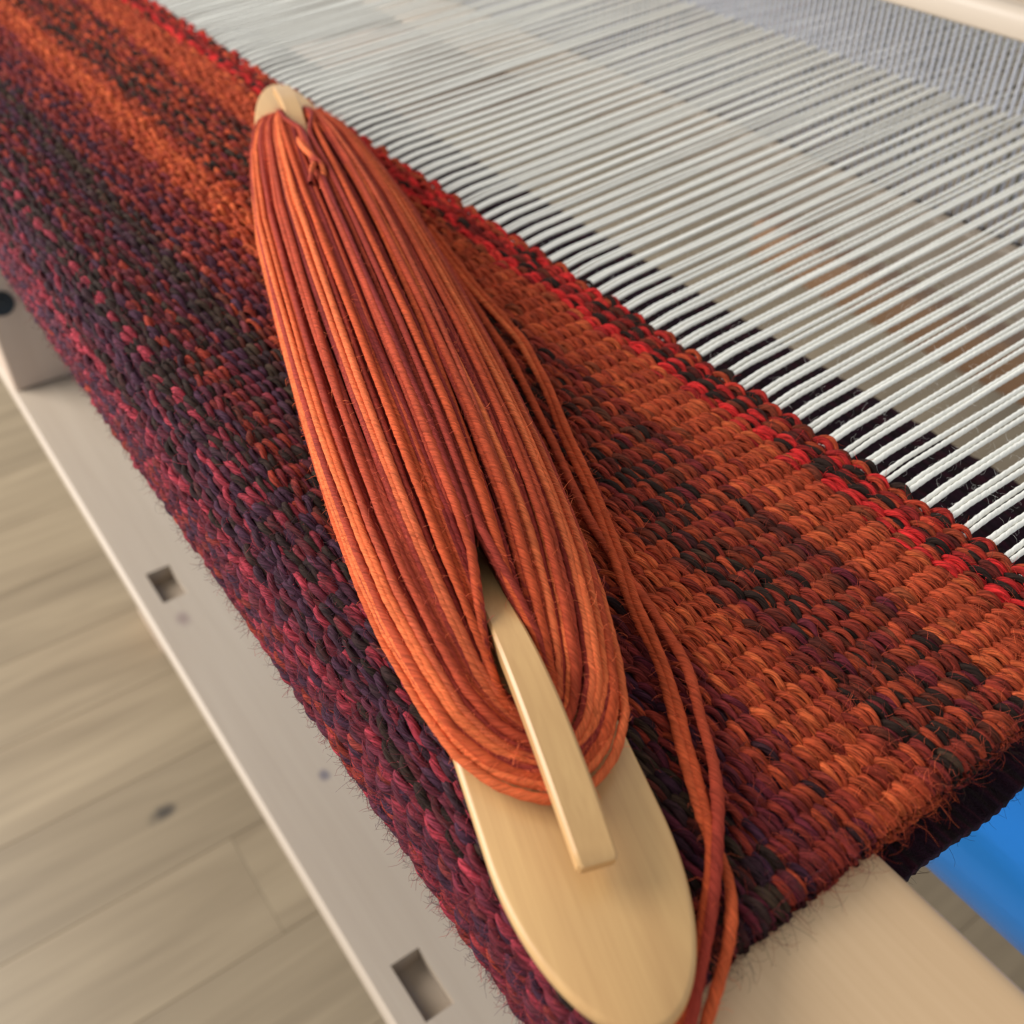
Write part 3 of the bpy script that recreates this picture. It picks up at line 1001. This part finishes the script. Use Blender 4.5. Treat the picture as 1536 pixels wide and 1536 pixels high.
# outer windings: left angle order
NOUT = 25
for i in range(NOUT):
    f = i / (NOUT - 1)
    al = math.radians(-24 + 112 * f + rng.normal(0, 1.2)); ar = math.radians(-24 + 112 * f + rng.normal(0, 1.5))
    P, u = loop_path(al, ar, 0.011 * rng.random() ** 1.3)
    if f < 0.28:
        b = pal[rng.choice([0, 4, 1])]
    elif f < 0.6:
        b = pal[rng.choice([0, 1, 2, 3, 5])]
    else:
        b = pal[rng.choice([1, 2, 3, 5, 6])]
    c = yarn_col(len(P), *b)
    V, Q, C, Fb = ply_tube(P, rng.uniform(0.0050, 0.0062), c)
    obj('yarn_strand', mesh_np('yarn_strand', V - YB, Q, C, Fb), M_YARN, yarn)
    sel = rng.integers(0, len(P), 330)
    fib_P.append(P[sel]); fib_C.append(c[sel])
for lay, (cnt, ins) in enumerate(((24, 0.0095), (20, 0.020))):
    for i in range(cnt):
        f = (i + 0.5) / cnt
        al = math.radians(-20 + 108 * f + rng.normal(0, 2)); ar = math.radians(-20 + 108 * f + rng.normal(0, 2))
        P, u = loop_path(al, ar, ins, n=260)
        c = yarn_col(len(P), *pal[rng.choice([2, 3, 5, 6])])
        V, Q, C, Fb = ply_tube(P, 0.0060, c, sides=5)
        obj('yarn_strand', mesh_np('yarn_strand', V - YB, Q, C, Fb), M_YARN, yarn)
# hidden middle of the bundle
parts = []
for side in (-1, 1):
    sc = np.linspace(0.34, 2.14, 40)
    rows = []
    for s_ in sc:
        w = max(np.interp(s_, W_S, W_W) - 0.030, 0.02); zt = np.interp(s_, Z_S, Z_T) - 0.032
        tt = np.linspace(-25, 90, 12)
        lim = 0.026 if (s_ < 0.66 or s_ > 1.86) else 0.0
        a_ = np.radians(tt)
        rows.append(st(np.full(12, s_), side * np.maximum(w * np.cos(a_), lim), np.maximum(0.066 + (zt - 0.066) * np.sin(a_), 0.047)))
    G = np.array(rows).reshape(-1, 3)
    parts.append((G, gridq(40, 12, 0, side < 0), np.tile(Y_RD, (len(G), 1))))
V, Q, C = join(parts)
obj('inner_windings', mesh_np('inner_windings', V - YB, Q, C), M_PACK, yarn)

# small crossing ends near the far hook
for pts in ([(438, 196, .11), (455, 222, .165), (470, 236, .175), (482, 246, .172), (486, 262, .165), (484, 285, .155)],
            [(450, 192, .11), (462, 222, .16), (474, 240, .17), (468, 252, .175), (466, 275, .165)]):
    K = np.array([at(u_, v_, z_) for u_, v_, z_ in pts])
    tt = np.linspace(0, len(K) - 1, 60); P = np.stack([np.interp(tt, np.arange(len(K)), K[:, i]) for i in range(3)], 1)
    for _ in range(10):
        P[1:-1] = 0.25 * P[:-2] + 0.5 * P[1:-1] + 0.25 * P[2:]
    c = yarn_col(60, Y_OR, Y_BR)
    V, Q, C, Fb = ply_tube(P, 0.0060, c)
    obj('yarn_end', mesh_np('yarn_end', V - YB, Q, C, Fb), M_YARN, yarn)

# loose strands running down beside the shuttle
LOOSE = [
    [(640, 345, .055), (700, 425, .02), (780, 512, .016), (819, 584, .016), (842, 649, .017), (879, 727, .016), (905, 792, .016), (936, 880, .016), (946, 912, .017), (978, 972, .016), (991, 1000, .016), (1015, 1098, .016), (1040, 1185, .016), (1053, 1237, .017), (1070, 1268, .016), (1087, 1288, .014), (1099, 1330, .012), (1099, 1372, .010), (1092, 1430, .008), (1074, 1488, .004), (1055, 1545, -.002), (1040, 1600, -.01)],
    [(646, 341, .055), (706, 421, .022), (786, 510, .018), (824, 580, .022), (850, 645, .024), (881, 712, .018), (895, 742, .016), (926, 818, .016), (943, 868, .016), (955, 908, .020), (983, 962, .024), (1003, 1012, .018), (1026, 1095, .016), (1050, 1185, .016), (1065, 1240, .022), (1068, 1290, .022), (1060, 1345, .018), (1052, 1405, .014), (1040, 1470, .008), (1020, 1536, 0), (1000, 1600, -.008)],
    [(640, 352, .05), (700, 440, .016), (770, 545, .014), (830, 665, .014), (880, 775, .014), (930, 850, .014), (968, 900, .014), (1005, 956, .016), (1033, 1000, .016), (1053, 1087, .016), (1071, 1140, .018), (1078, 1209, .022), (1075, 1279, .026), (1072, 1342, .022), (1058, 1419, .016), (1035, 1536, .002), (1020, 1600, -.006)],
]
for q, pts in enumerate(LOOSE):
    K = np.array([at(u_, v_, z_) for u_, v_, z_ in pts])
    d = np.concatenate([[0], np.cumsum(np.linalg.norm(np.diff(K, axis=0), axis=1))])
    tt = np.linspace(0, d[-1], 420)
    P = np.stack([np.interp(tt, d, K[:, i]) for i in range(3)], 1)
    for _ in range(60):
        P[1:-1] = 0.25 * P[:-2] + 0.5 * P[1:-1] + 0.25 * P[2:]
    c = yarn_col(420, *[(Y_OR2, Y_OR), (Y_OR2, Y_OR2), (Y_BR * 1.1, Y_OR2)][q])
    V, Q, C, Fb = ply_tube(P, 0.0062 if q < 2 else 0.0068, c)
    obj('loose_strand', mesh_np('loose_strand', V - YB, Q, C, Fb), M_YARN, yarn)
    sel = rng.integers(0, len(P), 260)
    fib_P.append(P[sel]); fib_C.append(c[sel])

fp = np.vstack(fib_P); fc = np.vstack(fib_C); fc = fc * rng.uniform(1.1, 2.0, (len(fc), 1)) + 0.02
D = rng.normal(0, 1, fp.shape); D[:, 2] = np.abs(D[:, 2]) * 0.7
V, Q, C = fuzz(fp + D / np.linalg.norm(D, axis=1, keepdims=True) * 0.0052, D, rng.uniform(0.007, 0.024, len(fp)), 0.00030, fc, 1.6, 3)
o = obj('yarn_fuzz', mesh_np('yarn_fuzz', V - YB, Q, C), M_FUZZ, yarn)
o['kind'] = 'stuff'
